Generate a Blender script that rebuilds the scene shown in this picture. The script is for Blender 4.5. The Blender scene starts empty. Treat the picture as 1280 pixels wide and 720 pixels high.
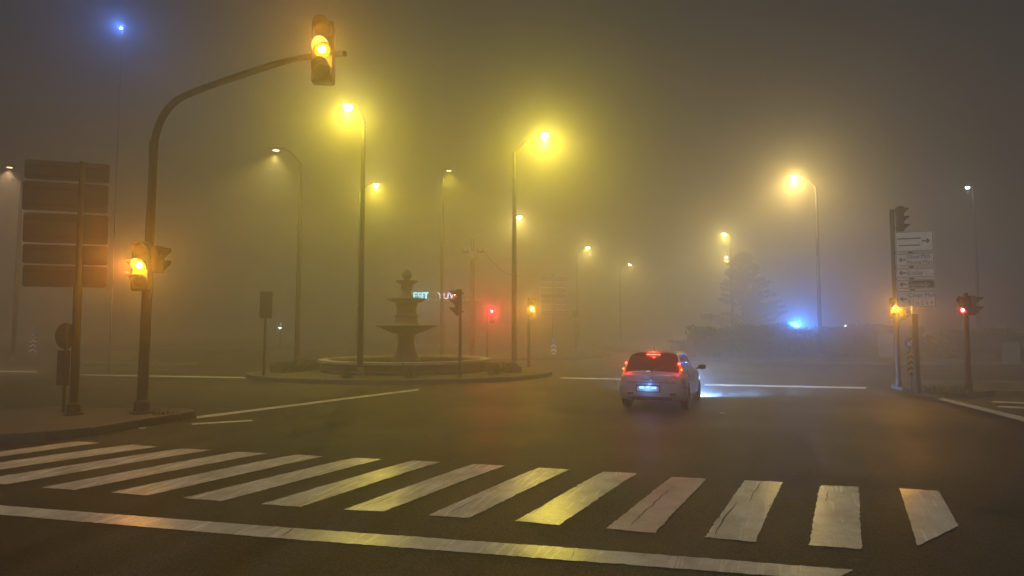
import bpy, bmesh, math, random
from mathutils import Vector, Matrix
import numpy as np
random.seed(7)
R = math.radians
S = bpy.context.scene
COL = S.collection

# ------------------------------------------------------------------ camera
CAM_Z = 2.0
F_PX = 820.0
PITCH = math.atan(52 / F_PX)
cam = bpy.data.cameras.new('camera')
cam.sensor_width = 36
cam.lens = 36 * F_PX / 1280
cam.clip_start = 0.05
cam.clip_end = 2000
camo = bpy.data.objects.new('camera', cam)
camo.location = (0, 0, CAM_Z)
camo.rotation_euler = (R(90) + PITCH, 0, 0)
COL.objects.link(camo)
S.camera = camo

# ------------------------------------------------------------------ night sky
SKY_STRENGTH = 0.17
w = bpy.data.worlds.new('World')
S.world = w
w.use_nodes = True
nt = w.node_tree
nt.nodes.clear()
out = nt.nodes.new('ShaderNodeOutputWorld')
bg = nt.nodes.new('ShaderNodeBackground')
sky = nt.nodes.new('ShaderNodeTexSky')
sky.sky_type = 'NISHITA'
sky.sun_disc = False
sky.sun_elevation = R(-2.0)
sky.sun_rotation = R(200)
sky.air_density = 1.0
sky.dust_density = 2.0
hs = nt.nodes.new('ShaderNodeHueSaturation')
hs.inputs['Saturation'].default_value = 1.5
nt.links.new(sky.outputs[0], hs.inputs['Color'])
nt.links.new(hs.outputs[0], bg.inputs['Color'])
bg.inputs['Strength'].default_value = SKY_STRENGTH
nt.links.new(bg.outputs[0], out.inputs[0])

# weak, broad fill sun added behind the viewer for sign faces and paint
sl = bpy.data.lights.new('fill_sun', 'SUN')
sl.energy = 0.66
sl.angle = R(14)
sl.color = (1.0, 0.97, 0.94)
slo = bpy.data.objects.new('fill_sun', sl)
COL.objects.link(slo)
slo.rotation_euler = (R(48), 0, R(-20))

# ------------------------------------------------------------------ exposure, sampling
S.view_settings.view_transform = 'Standard'
S.view_settings.look = 'None'
S.view_settings.exposure = 0.0
S.view_settings.gamma = 1.0
S.render.engine = 'CYCLES'
S.cycles.use_denoising = True
S.cycles.max_bounces = 5
S.cycles.volume_bounces = 2
S.cycles.diffuse_bounces = 2
S.cycles.glossy_bounces = 2
S.cycles.transmission_bounces = 2
S.cycles.sample_clamp_indirect = 4
S.cycles.caustics_reflective = False
S.cycles.caustics_refractive = False

FOG = ((0.0115, 0.5), (0.011, 0.89))   # density, anisotropy: fine mist and larger droplets
LAMP_W = 1400.0

# ------------------------------------------------------------------ ground shape
def flat(px, py, z=0.0):
    u = (px - 640) / F_PX; v = (360 - py) / F_PX
    d = Vector((u, math.cos(PITCH) - v * math.sin(PITCH), math.sin(PITCH) + v * math.cos(PITCH)))
    t = (z - CAM_Z) / d.z
    return Vector((0, 0, CAM_Z)) + d * t

RAMP_A, RAMP_B = flat(330, 566), flat(1074, 608)
_t = (RAMP_B - RAMP_A).normalized()
RAMP_N = Vector((_t.y, -_t.x, 0))
if RAMP_N.y > 0: RAMP_N = -RAMP_N
def gz(x, y):
    """The road climbs gently to the junction, whose near edge is the far edge of the crossing."""
    s = (x - RAMP_A.x) * RAMP_N.x + (y - RAMP_A.y) * RAMP_N.y
    s = min(s, 9.0)
    return -0.07 * (math.sqrt(s * s + 0.36) + s) / 2

def ray(px, py):
    u = (px - 640) / F_PX; v = (360 - py) / F_PX
    return Vector((u, math.cos(PITCH) - v * math.sin(PITCH), math.sin(PITCH) + v * math.cos(PITCH)))
def G(px, py):
    """point of the road surface"""
    d = ray(px, py); z = 0.0
    for _ in range(30):
        t = (z - CAM_Z) / d.z
        x, y = d.x * t, d.y * t
        z = 0.5 * z + 0.5 * gz(x, y)
    return Vector((x, y, gz(x, y)))
def D(px, py, Y):
    """point at distance Y ahead"""
    d = ray(px, py)
    t = Y / d.y
    return Vector((d.x * t, Y, CAM_Z + d.z * t))

# ------------------------------------------------------------------ materials
def mat(name, col, rough=0.6, metal=0.0, var=0.0, scale=8.0, bump=0.0, bscale=60.0, spec=0.5):
    m = bpy.data.materials.new(name); m.use_nodes = True
    n = m.node_tree; b = n.nodes['Principled BSDF']
    b.inputs['Base Color'].default_value = (*col, 1)
    b.inputs['Roughness'].default_value = rough
    b.inputs['Metallic'].default_value = metal
    b.inputs['Specular IOR Level'].default_value = spec
    tc = n.nodes.new('ShaderNodeTexCoord')
    if var:
        no = n.nodes.new('ShaderNodeTexNoise'); no.inputs['Scale'].default_value = scale
        no.inputs['Detail'].default_value = 6; no.inputs['Roughness'].default_value = 0.65
        n.links.new(tc.outputs['Object'], no.inputs['Vector'])
        mr = n.nodes.new('ShaderNodeMapRange')
        mr.inputs[1].default_value = 0.3; mr.inputs[2].default_value = 0.7
        mr.inputs[3].default_value = 1 - var; mr.inputs[4].default_value = 1 + var
        n.links.new(no.outputs[0], mr.inputs[0])
        mx = n.nodes.new('ShaderNodeVectorMath'); mx.operation = 'SCALE'
        mx.inputs[0].default_value = col
        n.links.new(mr.outputs[0], mx.inputs['Scale'])
        n.links.new(mx.outputs[0], b.inputs['Base Color'])
        mr2 = n.nodes.new('ShaderNodeMapRange')
        mr2.inputs[1].default_value = 0.3; mr2.inputs[2].default_value = 0.7
        mr2.inputs[3].default_value = max(0.03, rough - 0.12); mr2.inputs[4].default_value = min(1, rough + 0.12)
        n.links.new(no.outputs[0], mr2.inputs[0]); n.links.new(mr2.outputs[0], b.inputs['Roughness'])
    if bump:
        nb = n.nodes.new('ShaderNodeTexNoise'); nb.inputs['Scale'].default_value = bscale; nb.inputs['Detail'].default_value = 3
        n.links.new(tc.outputs['Object'], nb.inputs['Vector'])
        bu = n.nodes.new('ShaderNodeBump'); bu.inputs['Strength'].default_value = bump; bu.inputs['Distance'].default_value = 0.02
        n.links.new(nb.outputs[0], bu.inputs['Height']); n.links.new(bu.outputs[0], b.inputs['Normal'])
    return m

def glow(name, col, strength):
    m = bpy.data.materials.new(name); m.use_nodes = True
    b = m.node_tree.nodes['Principled BSDF']
    b.inputs['Base Color'].default_value = (*col, 1)
    b.inputs['Emission Color'].default_value = (*col, 1)
    b.inputs['Emission Strength'].default_value = strength
    try: m.cycles.emission_sampling = 'NONE'
    except Exception: pass
    return m

def asphalt():
    m = bpy.data.materials.new('asphalt'); m.use_nodes = True
    n = m.node_tree; L = n.links.new; b = n.nodes['Principled BSDF']
    tc = n.nodes.new('ShaderNodeTexCoord')
    def noise(scale, detail=4, rough=0.6, vec=None):
        q = n.nodes.new('ShaderNodeTexNoise'); q.inputs['Scale'].default_value = scale
        q.inputs['Detail'].default_value = detail; q.inputs['Roughness'].default_value = rough
        L(vec or tc.outputs['Object'], q.inputs['Vector']); return q.outputs[0]
    def rng(src, a, b_, c, d):
        q = n.nodes.new('ShaderNodeMapRange'); L(src, q.inputs[0])
        for i, v in enumerate((a, b_, c, d)): q.inputs[i + 1].default_value = v
        return q.outputs[0]
    def mul(a, b_):
        q = n.nodes.new('ShaderNodeMath'); q.operation = 'MULTIPLY'; L(a, q.inputs[0]); L(b_, q.inputs[1]); return q.outputs[0]
    # worn wheel tracks: noise stretched along the turning direction
    mp = n.nodes.new('ShaderNodeMapping'); mp.vector_type = 'TEXTURE'; mp.inputs['Rotation'].default_value = (0, 0, R(-20)); mp.inputs['Scale'].default_value = (0.7, 14, 1)
    L(tc.outputs['Object'], mp.inputs['Vector'])
    tracks = noise(1.0, 5, 0.6, mp.outputs[0])
    big = noise(0.35, 5)
    fine = noise(55, 3, 0.7)
    vo = n.nodes.new('ShaderNodeTexVoronoi'); vo.inputs['Scale'].default_value = 95
    L(tc.outputs['Object'], vo.inputs['Vector'])
    k = mul(mul(rng(tracks, 0.35, 0.65, 0.4, 2.1), rng(big, 0.3, 0.7, 0.75, 1.35)), rng(fine, 0.35, 0.65, 0.35, 1.9))
    sc = n.nodes.new('ShaderNodeVectorMath'); sc.operation = 'SCALE'; sc.inputs[0].default_value = (0.026, 0.0245, 0.023)
    L(k, sc.inputs['Scale']); L(sc.outputs[0], b.inputs['Base Color'])
    L(rng(mul(rng(tracks, 0.35, 0.65, 0.85, 1.1), rng(big, 0.3, 0.7, 0.85, 1.15)), 0.75, 1.2, 0.30, 0.66), b.inputs['Roughness'])
    L(mul(rng(fine, 0.38, 0.62, 0.02, 0.45), rng(tracks, 0.35, 0.65, 0.6, 1.3)), b.inputs['Specular IOR Level'])
    bu = n.nodes.new('ShaderNodeBump'); bu.inputs['Strength'].default_value = 0.8; bu.inputs['Distance'].default_value = 0.010
    L(vo.outputs['Distance'], bu.inputs['Height'])
    bu2 = n.nodes.new('ShaderNodeBump'); bu2.inputs['Strength'].default_value = 0.3; bu2.inputs['Distance'].default_value = 0.02
    L(noise(9, 4), bu2.inputs['Height']); L(bu.outputs[0], bu2.inputs['Normal'])
    L(bu2.outputs[0], b.inputs['Normal'])
    return m

def road_paint(name, tint=(0.86, 0.81, 0.70), rough=0.23, wear=0.5):
    m = bpy.data.materials.new(name); m.use_nodes = True
    n = m.node_tree; L = n.links.new; b = n.nodes['Principled BSDF']
    tc = n.nodes.new('ShaderNodeTexCoord'); geo = n.nodes.new('ShaderNodeNewGeometry')
    def noise(scale, detail=5, rough_=0.65, vec=None):
        q = n.nodes.new('ShaderNodeTexNoise'); q.inputs['Scale'].default_value = scale
        q.inputs['Detail'].default_value = detail; q.inputs['Roughness'].default_value = rough_
        L(vec or geo.outputs['Position'], q.inputs['Vector']); return q.outputs[0]
    def rng(src, a, b_, c, d):
        q = n.nodes.new('ShaderNodeMapRange'); L(src, q.inputs[0])
        for i, v in enumerate((a, b_, c, d)): q.inputs[i + 1].default_value = v
        return q.outputs[0]
    dirt = noise(2.2, 8)
    speck = noise(38, 4, 0.75)
    mp = n.nodes.new('ShaderNodeMapping'); mp.vector_type = 'TEXTURE'; mp.inputs['Rotation'].default_value = (0, 0, R(-23)); mp.inputs['Scale'].default_value = (0.12, 1.6, 1)
    L(geo.outputs['Position'], mp.inputs['Vector'])
    scr = noise(1.6, 5, 0.6, mp.outputs[0])
    mx = n.nodes.new('ShaderNodeMix'); mx.data_type = 'RGBA'
    mx.inputs['A'].default_value = (tint[0] * 0.68, tint[1] * 0.66, tint[2] * 0.63, 1); mx.inputs['B'].default_value = (*tint, 1)
    L(rng(dirt, 0.35, 0.62, 0, 1), mx.inputs['Factor'])
    mx2 = n.nodes.new('ShaderNodeMix'); mx2.data_type = 'RGBA'
    mx2.inputs['B'].default_value = (0.06, 0.055, 0.05, 1)
    L(mx.outputs['Result'], mx2.inputs['A'])
    ad = n.nodes.new('ShaderNodeMath'); ad.operation = 'MULTIPLY'
    L(rng(speck, 0.58, 0.70, 0, 1), ad.inputs[0]); L(rng(dirt, 0.35, 0.6, wear, 0.08), ad.inputs[1])
    L(ad.outputs[0], mx2.inputs['Factor'])
    L(mx2.outputs['Result'], b.inputs['Base Color'])
    L(rng(scr, 0.35, 0.65, rough - 0.05, rough + 0.07), b.inputs['Roughness'])
    bu = n.nodes.new('ShaderNodeBump'); bu.inputs['Strength'].default_value = 0.05; bu.inputs['Distance'].default_value = 0.02
    L(scr, bu.inputs['Height'])
    bu2 = n.nodes.new('ShaderNodeBump'); bu2.inputs['Strength'].default_value = 0.25; bu2.inputs['Distance'].default_value = 0.006
    L(speck, bu2.inputs['Height']); L(bu.outputs[0], bu2.inputs['Normal']); L(bu2.outputs[0], b.inputs['Normal'])
    return m

M = {}
M['asphalt'] = asphalt()
M['paint'] = road_paint('road_paint')
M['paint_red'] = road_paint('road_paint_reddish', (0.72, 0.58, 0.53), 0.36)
M['paint_line'] = road_paint('road_paint_line', (0.78, 0.76, 0.70), 0.33, 0.7)
M['kerb'] = mat('kerb_concrete', (0.10, 0.094, 0.088), 0.7, var=0.3, scale=5, bump=0.3)
M['pavement'] = mat('pavement_concrete', (0.085, 0.078, 0.07), 0.7, var=0.3, scale=3, bump=0.3)
M['soil'] = mat('island_soil', (0.07, 0.065, 0.04), 0.9, var=0.4, scale=4, bump=0.5)
M['galv'] = mat('galvanised_steel', (0.20, 0.20, 0.20), 0.5, 0.6, var=0.25, scale=6)
M['pole_dark'] = mat('weathered_pole_paint', (0.03, 0.029, 0.028), 0.55, 0.3, var=0.3, scale=6)
M['pole_black'] = mat('dark_pole_paint', (0.035, 0.033, 0.032), 0.5, 0.2, var=0.3, scale=9)
M['housing'] = mat('signal_housing_plastic', (0.014, 0.013, 0.013), 0.5, var=0.2, scale=12)
M['signback'] = mat('sign_back_aluminium', (0.045, 0.04, 0.04), 0.55, 0.3, var=0.22, scale=3)
M['signwhite'] = mat('sign_face_white', (0.80, 0.80, 0.80), 0.45, var=0.12, scale=4)
M['signgrey'] = mat('sign_face_grey', (0.16, 0.16, 0.15), 0.6, var=0.2, scale=2)
M['signborder'] = mat('sign_print_dark', (0.05, 0.05, 0.055), 0.5)
M['signbrown'] = mat('sign_print_brown', (0.10, 0.085, 0.08), 0.5)
M['blueplate'] = mat('sign_face_blue', (0.06, 0.12, 0.5), 0.4)
M['yellow'] = mat('chevron_yellow', (0.75, 0.55, 0.10), 0.4, var=0.1)
M['black'] = mat('matt_black', (0.02, 0.02, 0.02), 0.6)
M['stone'] = mat('fountain_stone', (0.085, 0.078, 0.065), 0.8, var=0.35, scale=3, bump=0.4, bscale=20)
M['stone2'] = mat('pool_rim_stone', (0.34, 0.31, 0.26), 0.7, var=0.25, scale=2, bump=0.3, bscale=20)
M['water'] = mat('pool_water', (0.02, 0.025, 0.025), 0.08)
M['leaf'] = mat('hedge_leaves', (0.045, 0.065, 0.028), 0.7, var=0.5, scale=2)
M['needle'] = mat('conifer_needles', (0.035, 0.055, 0.03), 0.75, var=0.5, scale=1.5)
M['bark'] = mat('bark', (0.07, 0.05, 0.035), 0.9, var=0.4, scale=9, bump=0.5, bscale=15)
M['verge'] = mat('verge_ground', (0.06, 0.065, 0.04), 0.9, var=0.4, scale=1.2, bump=0.5, bscale=8)
M['carpaint'] = mat('car_paint_silver', (0.38, 0.43, 0.52), 0.34, 0.3, var=0.06, scale=2)
M['glass'] = mat('car_glass', (0.035, 0.018, 0.018), 0.12)
M['rubber'] = mat('tyre_rubber', (0.018, 0.018, 0.018), 0.8)
M['trim'] = mat('car_black_trim', (0.025, 0.025, 0.025), 0.5)
M['alloy'] = mat('wheel_alloy', (0.35, 0.35, 0.36), 0.35, 0.8)
M['plate'] = mat('plate_white', (0.55, 0.6, 0.75), 0.4)
M['wall'] = mat('render_wall', (0.22, 0.2, 0.18), 0.85, var=0.2, scale=0.8)
M['hoarding'] = mat('white_board', (0.20, 0.19, 0.175), 0.6, var=0.15, scale=2)
M['lens_off_r'] = mat('signal_lens_red_unlit', (0.09, 0.012, 0.01), 0.25)
M['lens_off_a'] = mat('signal_lens_amber_unlit', (0.10, 0.05, 0.008), 0.25)
M['lens_off_g'] = mat('signal_lens_green_unlit', (0.008, 0.06, 0.035), 0.25)
M['amber_on'] = glow('signal_lens_amber_lit', (1.0, 0.36, 0.02), 0.6)
M['amber_core'] = glow('signal_led_amber_core', (1.0, 0.82, 0.30), 60)
M['red_on'] = glow('signal_lens_red_lit', (1.0, 0.03, 0.05), 2.0)
M['red_core'] = glow('signal_led_red_core', (1.0, 0.35, 0.35), 25)
M['lamp_on'] = glow('street_lamp_lens_lit', (1.0, 0.96, 0.80), 60)
M['lamp_dim'] = glow('street_lamp_lens_side_on', (1.0, 0.72, 0.3), 8)
M['lamp_white'] = glow('white_lamp_lens_lit', (0.85, 0.93, 1.0), 14)
M['blue_on'] = glow('blue_ghost_spot_lit', (0.15, 0.4, 1.0), 30)
M['blue_flood'] = glow('blue_floodlight_lens_lit', (0.08, 0.36, 1.0), 7)
M['neon'] = glow('neon_letters_cyan', (0.25, 0.85, 1.0), 6)
M['neon2'] = glow('neon_letters_white', (0.55, 0.62, 1.0), 5)
M['tail_on'] = glow('tail_lamp_lit', (1.0, 0.05, 0.02), 0.7)
M['tail_core'] = glow('tail_lamp_bulb', (1.0, 0.16, 0.08), 4)
M['tail_amber'] = glow('indicator_bulb', (1.0, 0.4, 0.05), 4)
M['plate_on'] = glow('plate_lamp_lit', (0.10, 0.32, 1.0), 5)
M['head_on'] = glow('headlamp_lit', (0.8, 0.9, 1.0), 25)
M['stud'] = mat('road_stud_reflector', (0.8, 0.78, 0.7), 0.15, 0.3)

# ------------------------------------------------------------------ mesh helpers
class MB:
    def __init__(s): s.v = []; s.f = []; s.smooth = False
    def add(s, vs, fs):
        o = len(s.v); s.v += [tuple(q) for q in vs]; s.f += [tuple(i + o for i in f) for f in fs]; return s
    def box(s, c, d, rz=0.0, bev=0.0):
        x, y, z = d[0] / 2, d[1] / 2, d[2] / 2
        if bev:
            b = min(bev, x * .9, y * .9, z * .9)
            vs = []
            for sz in (-1, 1):
                for (px, py) in ((-x, -y + b), (-x + b, -y), (x - b, -y), (x, -y + b), (x, y - b), (x - b, y), (-x + b, y), (-x, y - b)):
                    vs.append((px, py, sz * (z - b)))
            for sz in (-1, 1):
                for (px, py) in ((-x + b, -y + b), (x - b, -y + b), (x - b, y - b), (-x + b, y - b)):
                    vs.append((px, py, sz * z))
            fs = [(i, (i + 1) % 8, 8 + (i + 1) % 8, 8 + i) for i in range(8)]
            lo, hi = 16, 20
            pr = {0: (7, 0), 1: (1, 2), 2: (3, 4), 3: (5, 6)}
            order = [(0, 1), (2, 3), (4, 5), (6, 7)]
            # corner index of ring verts -> inner vertex
            inner = [0, 0, 1, 1, 2, 2, 3, 3]
            for i in range(8):
                j = (i + 1) % 8
                a, c2 = inner[i], inner[j]
                if a == c2:
                    fs.append((j, i, lo + a)); fs.append((8 + i, 8 + j, hi + a))
                else:
                    fs.append((j, i, lo + a, lo + c2)); fs.append((8 + i, 8 + j, hi + c2, hi + a))
            fs.append((lo + 3, lo + 2, lo + 1, lo)); fs.append((hi, hi + 1, hi + 2, hi + 3))
        else:
            vs = [(a, b_, c_) for c_ in (-z, z) for b_ in (-y, y) for a in (-x, x)]
            fs = [(0, 2, 3, 1), (4, 5, 7, 6), (0, 1, 5, 4), (2, 6, 7, 3), (0, 4, 6, 2), (1, 3, 7, 5)]
        cs, sn = math.cos(rz), math.sin(rz)
        vs = [(c[0] + a * cs - b_ * sn, c[1] + a * sn + b_ * cs, c[2] + e) for a, b_, e in vs]
        return s.add(vs, fs)
    def tube(s, pts, rad, n=10, cap=True):
        pts = [Vector(p) for p in pts]
        if not isinstance(rad, (list, tuple)): rad = [rad] * len(pts)
        rings = []; up = Vector((0, 0, 1)); prev = None
        for i, p in enumerate(pts):
            t = (pts[min(i + 1, len(pts) - 1)] - pts[max(i - 1, 0)]).normalized()
            if prev is None:
                a = Vector((1, 0, 0)) if abs(t.x) < 0.9 else Vector((0, 1, 0))
                u = t.cross(a).normalized()
            else:
                u = (prev - t * prev.dot(t)).normalized()
            prev = u; v = t.cross(u)
            rings.append([p + (u * math.cos(2 * math.pi * k / n) + v * math.sin(2 * math.pi * k / n)) * rad[i] for k in range(n)])
        vs = [q for r_ in rings for q in r_]
        fs = [(i * n + k, i * n + (k + 1) % n, (i + 1) * n + (k + 1) % n, (i + 1) * n + k) for i in range(len(pts) - 1) for k in range(n)]
        if cap:
            fs.append(tuple(range(n - 1, -1, -1))); o = (len(pts) - 1) * n; fs.append(tuple(range(o, o + n)))
        s.smooth = True
        return s.add(vs, fs)
    def lathe(s, prof, n=32, c=(0, 0, 0), sx=1.0, sy=1.0, lobes=0, amp=0.0, sharp=False):
        vs = []
        for r_, z in prof:
            for k in range(n):
                a = 2 * math.pi * k / n
                q = r_ * (1 + amp * math.cos(lobes * a)) if lobes else r_
                vs.append((c[0] + q * math.cos(a) * sx, c[1] + q * math.sin(a) * sy, c[2] + z))
        fs = [(i * n + k, i * n + (k + 1) % n, (i + 1) * n + (k + 1) % n, (i + 1) * n + k) for i in range(len(prof) - 1) for k in range(n)]
        if prof[0][0] > 1e-4: fs.append(tuple(range(n - 1, -1, -1)))
        if prof[-1][0] > 1e-4: o = (len(prof) - 1) * n; fs.append(tuple(range(o, o + n)))
        s.smooth = not sharp
        return s.add(vs, fs)
    def prism(s, poly, z0, z1):
        n = len(poly)
        vs = [(x, y, z0) for x, y in poly] + [(x, y, z1) for x, y in poly]
        fs = [tuple(range(n - 1, -1, -1)), tuple(range(n, 2 * n))] + [(i, (i + 1) % n, n + (i + 1) % n, n + i) for i in range(n)]
        return s.add(vs, fs)
    def plate(s, poly, y0, y1):
        """outline in x,z given a thickness along y"""
        n = len(poly)
        vs = [(x, y0, z) for x, z in poly] + [(x, y1, z) for x, z in poly]
        fs = [tuple(range(n)), tuple(range(2 * n - 1, n - 1, -1))] + [(i, n + i, n + (i + 1) % n, (i + 1) % n) for i in range(n)]
        return s.add(vs, fs)
    def rot(s, mtx):
        s.v = [tuple(mtx @ Vector(q)) for q in s.v]; return s
    def build(s, name, m, parent=None, loc=(0, 0, 0), rz=0.0, smooth=None, auto=True):
        me = bpy.data.meshes.new(name)
        me.from_pydata(s.v, [], s.f); me.update()
        bm = bmesh.new(); bm.from_mesh(me); bmesh.ops.recalc_face_normals(bm, faces=bm.faces); bm.to_mesh(me); bm.free()
        me.materials.append(m)
        if (s.smooth if smooth is None else smooth):
            me.polygons.foreach_set('use_smooth', [True] * len(me.polygons))
            try: me.set_sharp_from_angle(angle=R(38))
            except Exception: pass
        o = bpy.data.objects.new(name, me); COL.objects.link(o)
        o.location = loc; o.rotation_euler.z = rz
        if parent is not None: o.parent = parent
        return o

def disc(r, n=20, y=0.0, t=0.01):
    return MB().plate([(r * math.cos(2 * math.pi * k / n), r * math.sin(2 * math.pi * k / n)) for k in range(n)], y, y + t)
def rrect(wd, ht, r, n=4):
    p = []
    for cx, cz, a0 in ((wd / 2 - r, ht / 2 - r, 0), (-wd / 2 + r, ht / 2 - r, 90), (-wd / 2 + r, -ht / 2 + r, 180), (wd / 2 - r, -ht / 2 + r, 270)):
        for k in range(n + 1):
            a = R(a0 + 90 * k / n); p.append((cx + r * math.cos(a), cz + r * math.sin(a)))
    return p
def thing(name, label, cat, loc=(0, 0, 0), rz=0.0, group=None):
    o = bpy.data.objects.new(name, None); COL.objects.link(o); o.empty_display_size = 0.2
    o.location = loc; o.rotation_euler.z = rz; o['label'] = label; o['category'] = cat
    if group: o['group'] = group
    return o
def tag(o, label, cat, group=None):
    o['label'] = label; o['category'] = cat
    if group: o['group'] = group
    return o
def struct(o, label=None):
    o['kind'] = 'structure'
    if label: o['label'] = label
    return o
def light(kind, power, col, loc, parent=None, radius=0.08, name='lamp_light', aim=None, angle=120, blend=0.5):
    l = bpy.data.lights.new(name, kind); l.energy = power; l.color = col; l.shadow_soft_size = radius
    if kind == 'SPOT': l.spot_size = R(angle); l.spot_blend = blend
    o = bpy.data.objects.new(name, l); COL.objects.link(o); o.location = loc
    if parent is not None: o.parent = parent
    if aim is not None: o.rotation_euler = Vector(aim).to_track_quat('-Z', 'Y').to_euler()
    return o
def text(name, s, size, m, parent, loc, rz=0.0, sx=1.0, ext=0.002):
    c = bpy.data.curves.new('tmp', 'FONT'); c.body = s; c.size = size; c.extrude = ext; c.resolution_u = 3
    o = bpy.data.objects.new('tmp', c); COL.objects.link(o)
    bpy.context.view_layer.update()
    me = bpy.data.meshes.new_from_object(o.evaluated_get(bpy.context.evaluated_depsgraph_get()))
    bpy.data.objects.remove(o)
    me.transform(Matrix.Rotation(R(90), 4, 'X') @ Matrix.Diagonal((sx, 1, 1, 1)))
    me.materials.clear(); me.materials.append(m)
    q = bpy.data.objects.new(name, me); COL.objects.link(q); q.parent = parent; q.location = loc; q.rotation_euler.z = rz
    return q

# ================================================================== THE GROUND
def axis(a, b, fine0, fine1, step, coarse):
    v = list(np.arange(a, fine0, coarse)) + list(np.arange(fine0, fine1, step)) + list(np.arange(fine1, b, coarse)) + [b]
    return v
X = axis(-160, 160, -24, 24, 0.5, 8); Y = axis(-40, 230, 0, 30, 0.4, 8)
vs = [(x, y, gz(x, y)) for y in Y for x in X]
nx = len(X)
fs = [(j * nx + i, j * nx + i + 1, (j + 1) * nx + i + 1, (j + 1) * nx + i) for j in range(len(Y) - 1) for i in range(nx - 1)]
road = struct(MB().add(vs, fs).build('road', M['asphalt'], smooth=True), 'dark damp asphalt of the foggy junction')

def draped(name, quad, m, lift=0.006, jit=0.012, nu=None, nv=None, seed=0, z=None):
    """painted marking: a quad NL,NR,FR,FL laid on the road with slightly ragged edges"""
    rnd = random.Random(seed)
    p = [Vector((q[0], q[1], 0)) for q in quad]
    lu = (p[1] - p[0]).length; lv = (p[3] - p[0]).length
    nu = nu or max(2, min(120, int(lu / 0.05))); nv = nv or max(2, min(120, int(lv / 0.05)))
    vs = []
    for j in range(nv + 1):
        for i in range(nu + 1):
            a, b = i / nu, j / nv
            q = p[0] * (1 - a) * (1 - b) + p[1] * a * (1 - b) + p[2] * a * b + p[3] * (1 - a) * b
            if i in (0, nu): q = q + (p[1] - p[0]).normalized() * rnd.gauss(0, jit)
            if j in (0, nv): q = q + (p[3] - p[0]).normalized() * rnd.gauss(0, jit)
            vs.append((q.x, q.y, (gz(q.x, q.y) if z is None else z) + lift))
    fs = [(j * (nu + 1) + i, j * (nu + 1) + i + 1, (j + 1) * (nu + 1) + i + 1, (j + 1) * (nu + 1) + i) for j in range(nv) for i in range(nu)]
    return MB().add(vs, fs).build(name, m, road)
def pix(*pp): return [G(*q) for q in pp]

STRIPES = [((-175, 591), (-148, 593), (126, 554), (98, 552)),
           ((-118, 595.5), (-75, 599), (197, 559), (165, 556)),
           ((-38, 602), (8, 606), (264, 563), (228, 561)),
           ((51, 610), (94, 613), (334, 567), (297, 565)),
           ((138, 616), (184, 620), (404, 571), (370, 568.5)),
           ((229, 623), (277, 627), (478, 574.5), (444, 572.5)),
           ((327, 630.5), (376, 634), (551, 578), (517, 576)),
           ((430, 637.5), (479, 640), (632, 582.5), (592, 580.5)),
           ((534, 645), (586, 648), (712, 587.5), (674, 585)),
           ((644, 652), (699, 657), (797, 592), (754, 590)),
           ((758, 661), (818, 667), (884, 599), (840, 596.5)),
           ((881, 672), (944, 678), (978, 603), (931, 601)),
           ((1011, 682), (1077, 687), (1073, 609), (1025, 607)),
           ((1147, 683), (1198, 658), (1173, 614), (1124, 611))]
for i, q in enumerate(STRIPES):
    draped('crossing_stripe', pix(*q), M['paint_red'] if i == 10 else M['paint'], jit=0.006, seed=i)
# the give-way band in front of the crossing, laid in four strips with open joints
BT = [(-80, 626), (344, 659), (372, 661), (720, 686), (734, 687), (1068, 713)]
BB = [(-80, 637), (330, 672), (356, 674), (712, 701), (724, 702.5), (1040, 726)]
for a, b in ((0, 1), (1, 3), (3, 5)):
    draped('stop_line', pix(BB[a], BB[b], BT[b], BT[a]), M['paint'], jit=0.005, seed=50 + a)
LINES = [((246, 523.5), (246, 520.5), (525, 486), (522, 488.3)),
         ((240, 531.3), (240, 529.5), (315, 525), (315, 526.7)),
         ((100, 469.3), (100, 468), (312, 471.6), (312, 473)),
         ((-80, 463.4), (-80, 462.2), (46, 464.2), (46, 465.8)),
         ((700, 473.2), (700, 472), (782, 473.5), (782, 475)),
         ((880, 482), (880, 480.2), (1083, 484), (1083, 486)),
         ((1178, 497.6), (1172, 499.2), (1330, 540), (1336, 535))]
for i, q in enumerate(LINES):
    draped('lane_line', pix(*q), M['paint_line'], jit=0.012, seed=80 + i, nu=2 if i != 6 else 3, nv=50)
for i, q in enumerate([((1232, 490.5), (1236, 489), (1330, 497), (1326, 499)), ((1238, 503), (1242, 501.5), (1330, 505), (1330, 507)),
                       ((1246, 509), (1250, 507.5), (1340, 512), (1340, 514.5))]):
    draped('faded_stripe', pix(*q), M['paint_line'], jit=0.02, seed=90 + i, nu=2, nv=20)
# dark patch of repaired asphalt at the right
draped('asphalt_patch', pix((1212, 634), (1330, 660), (1330, 622), (1248, 628)), M['pole_black'], lift=0.004, jit=0.03, seed=3)
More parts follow.
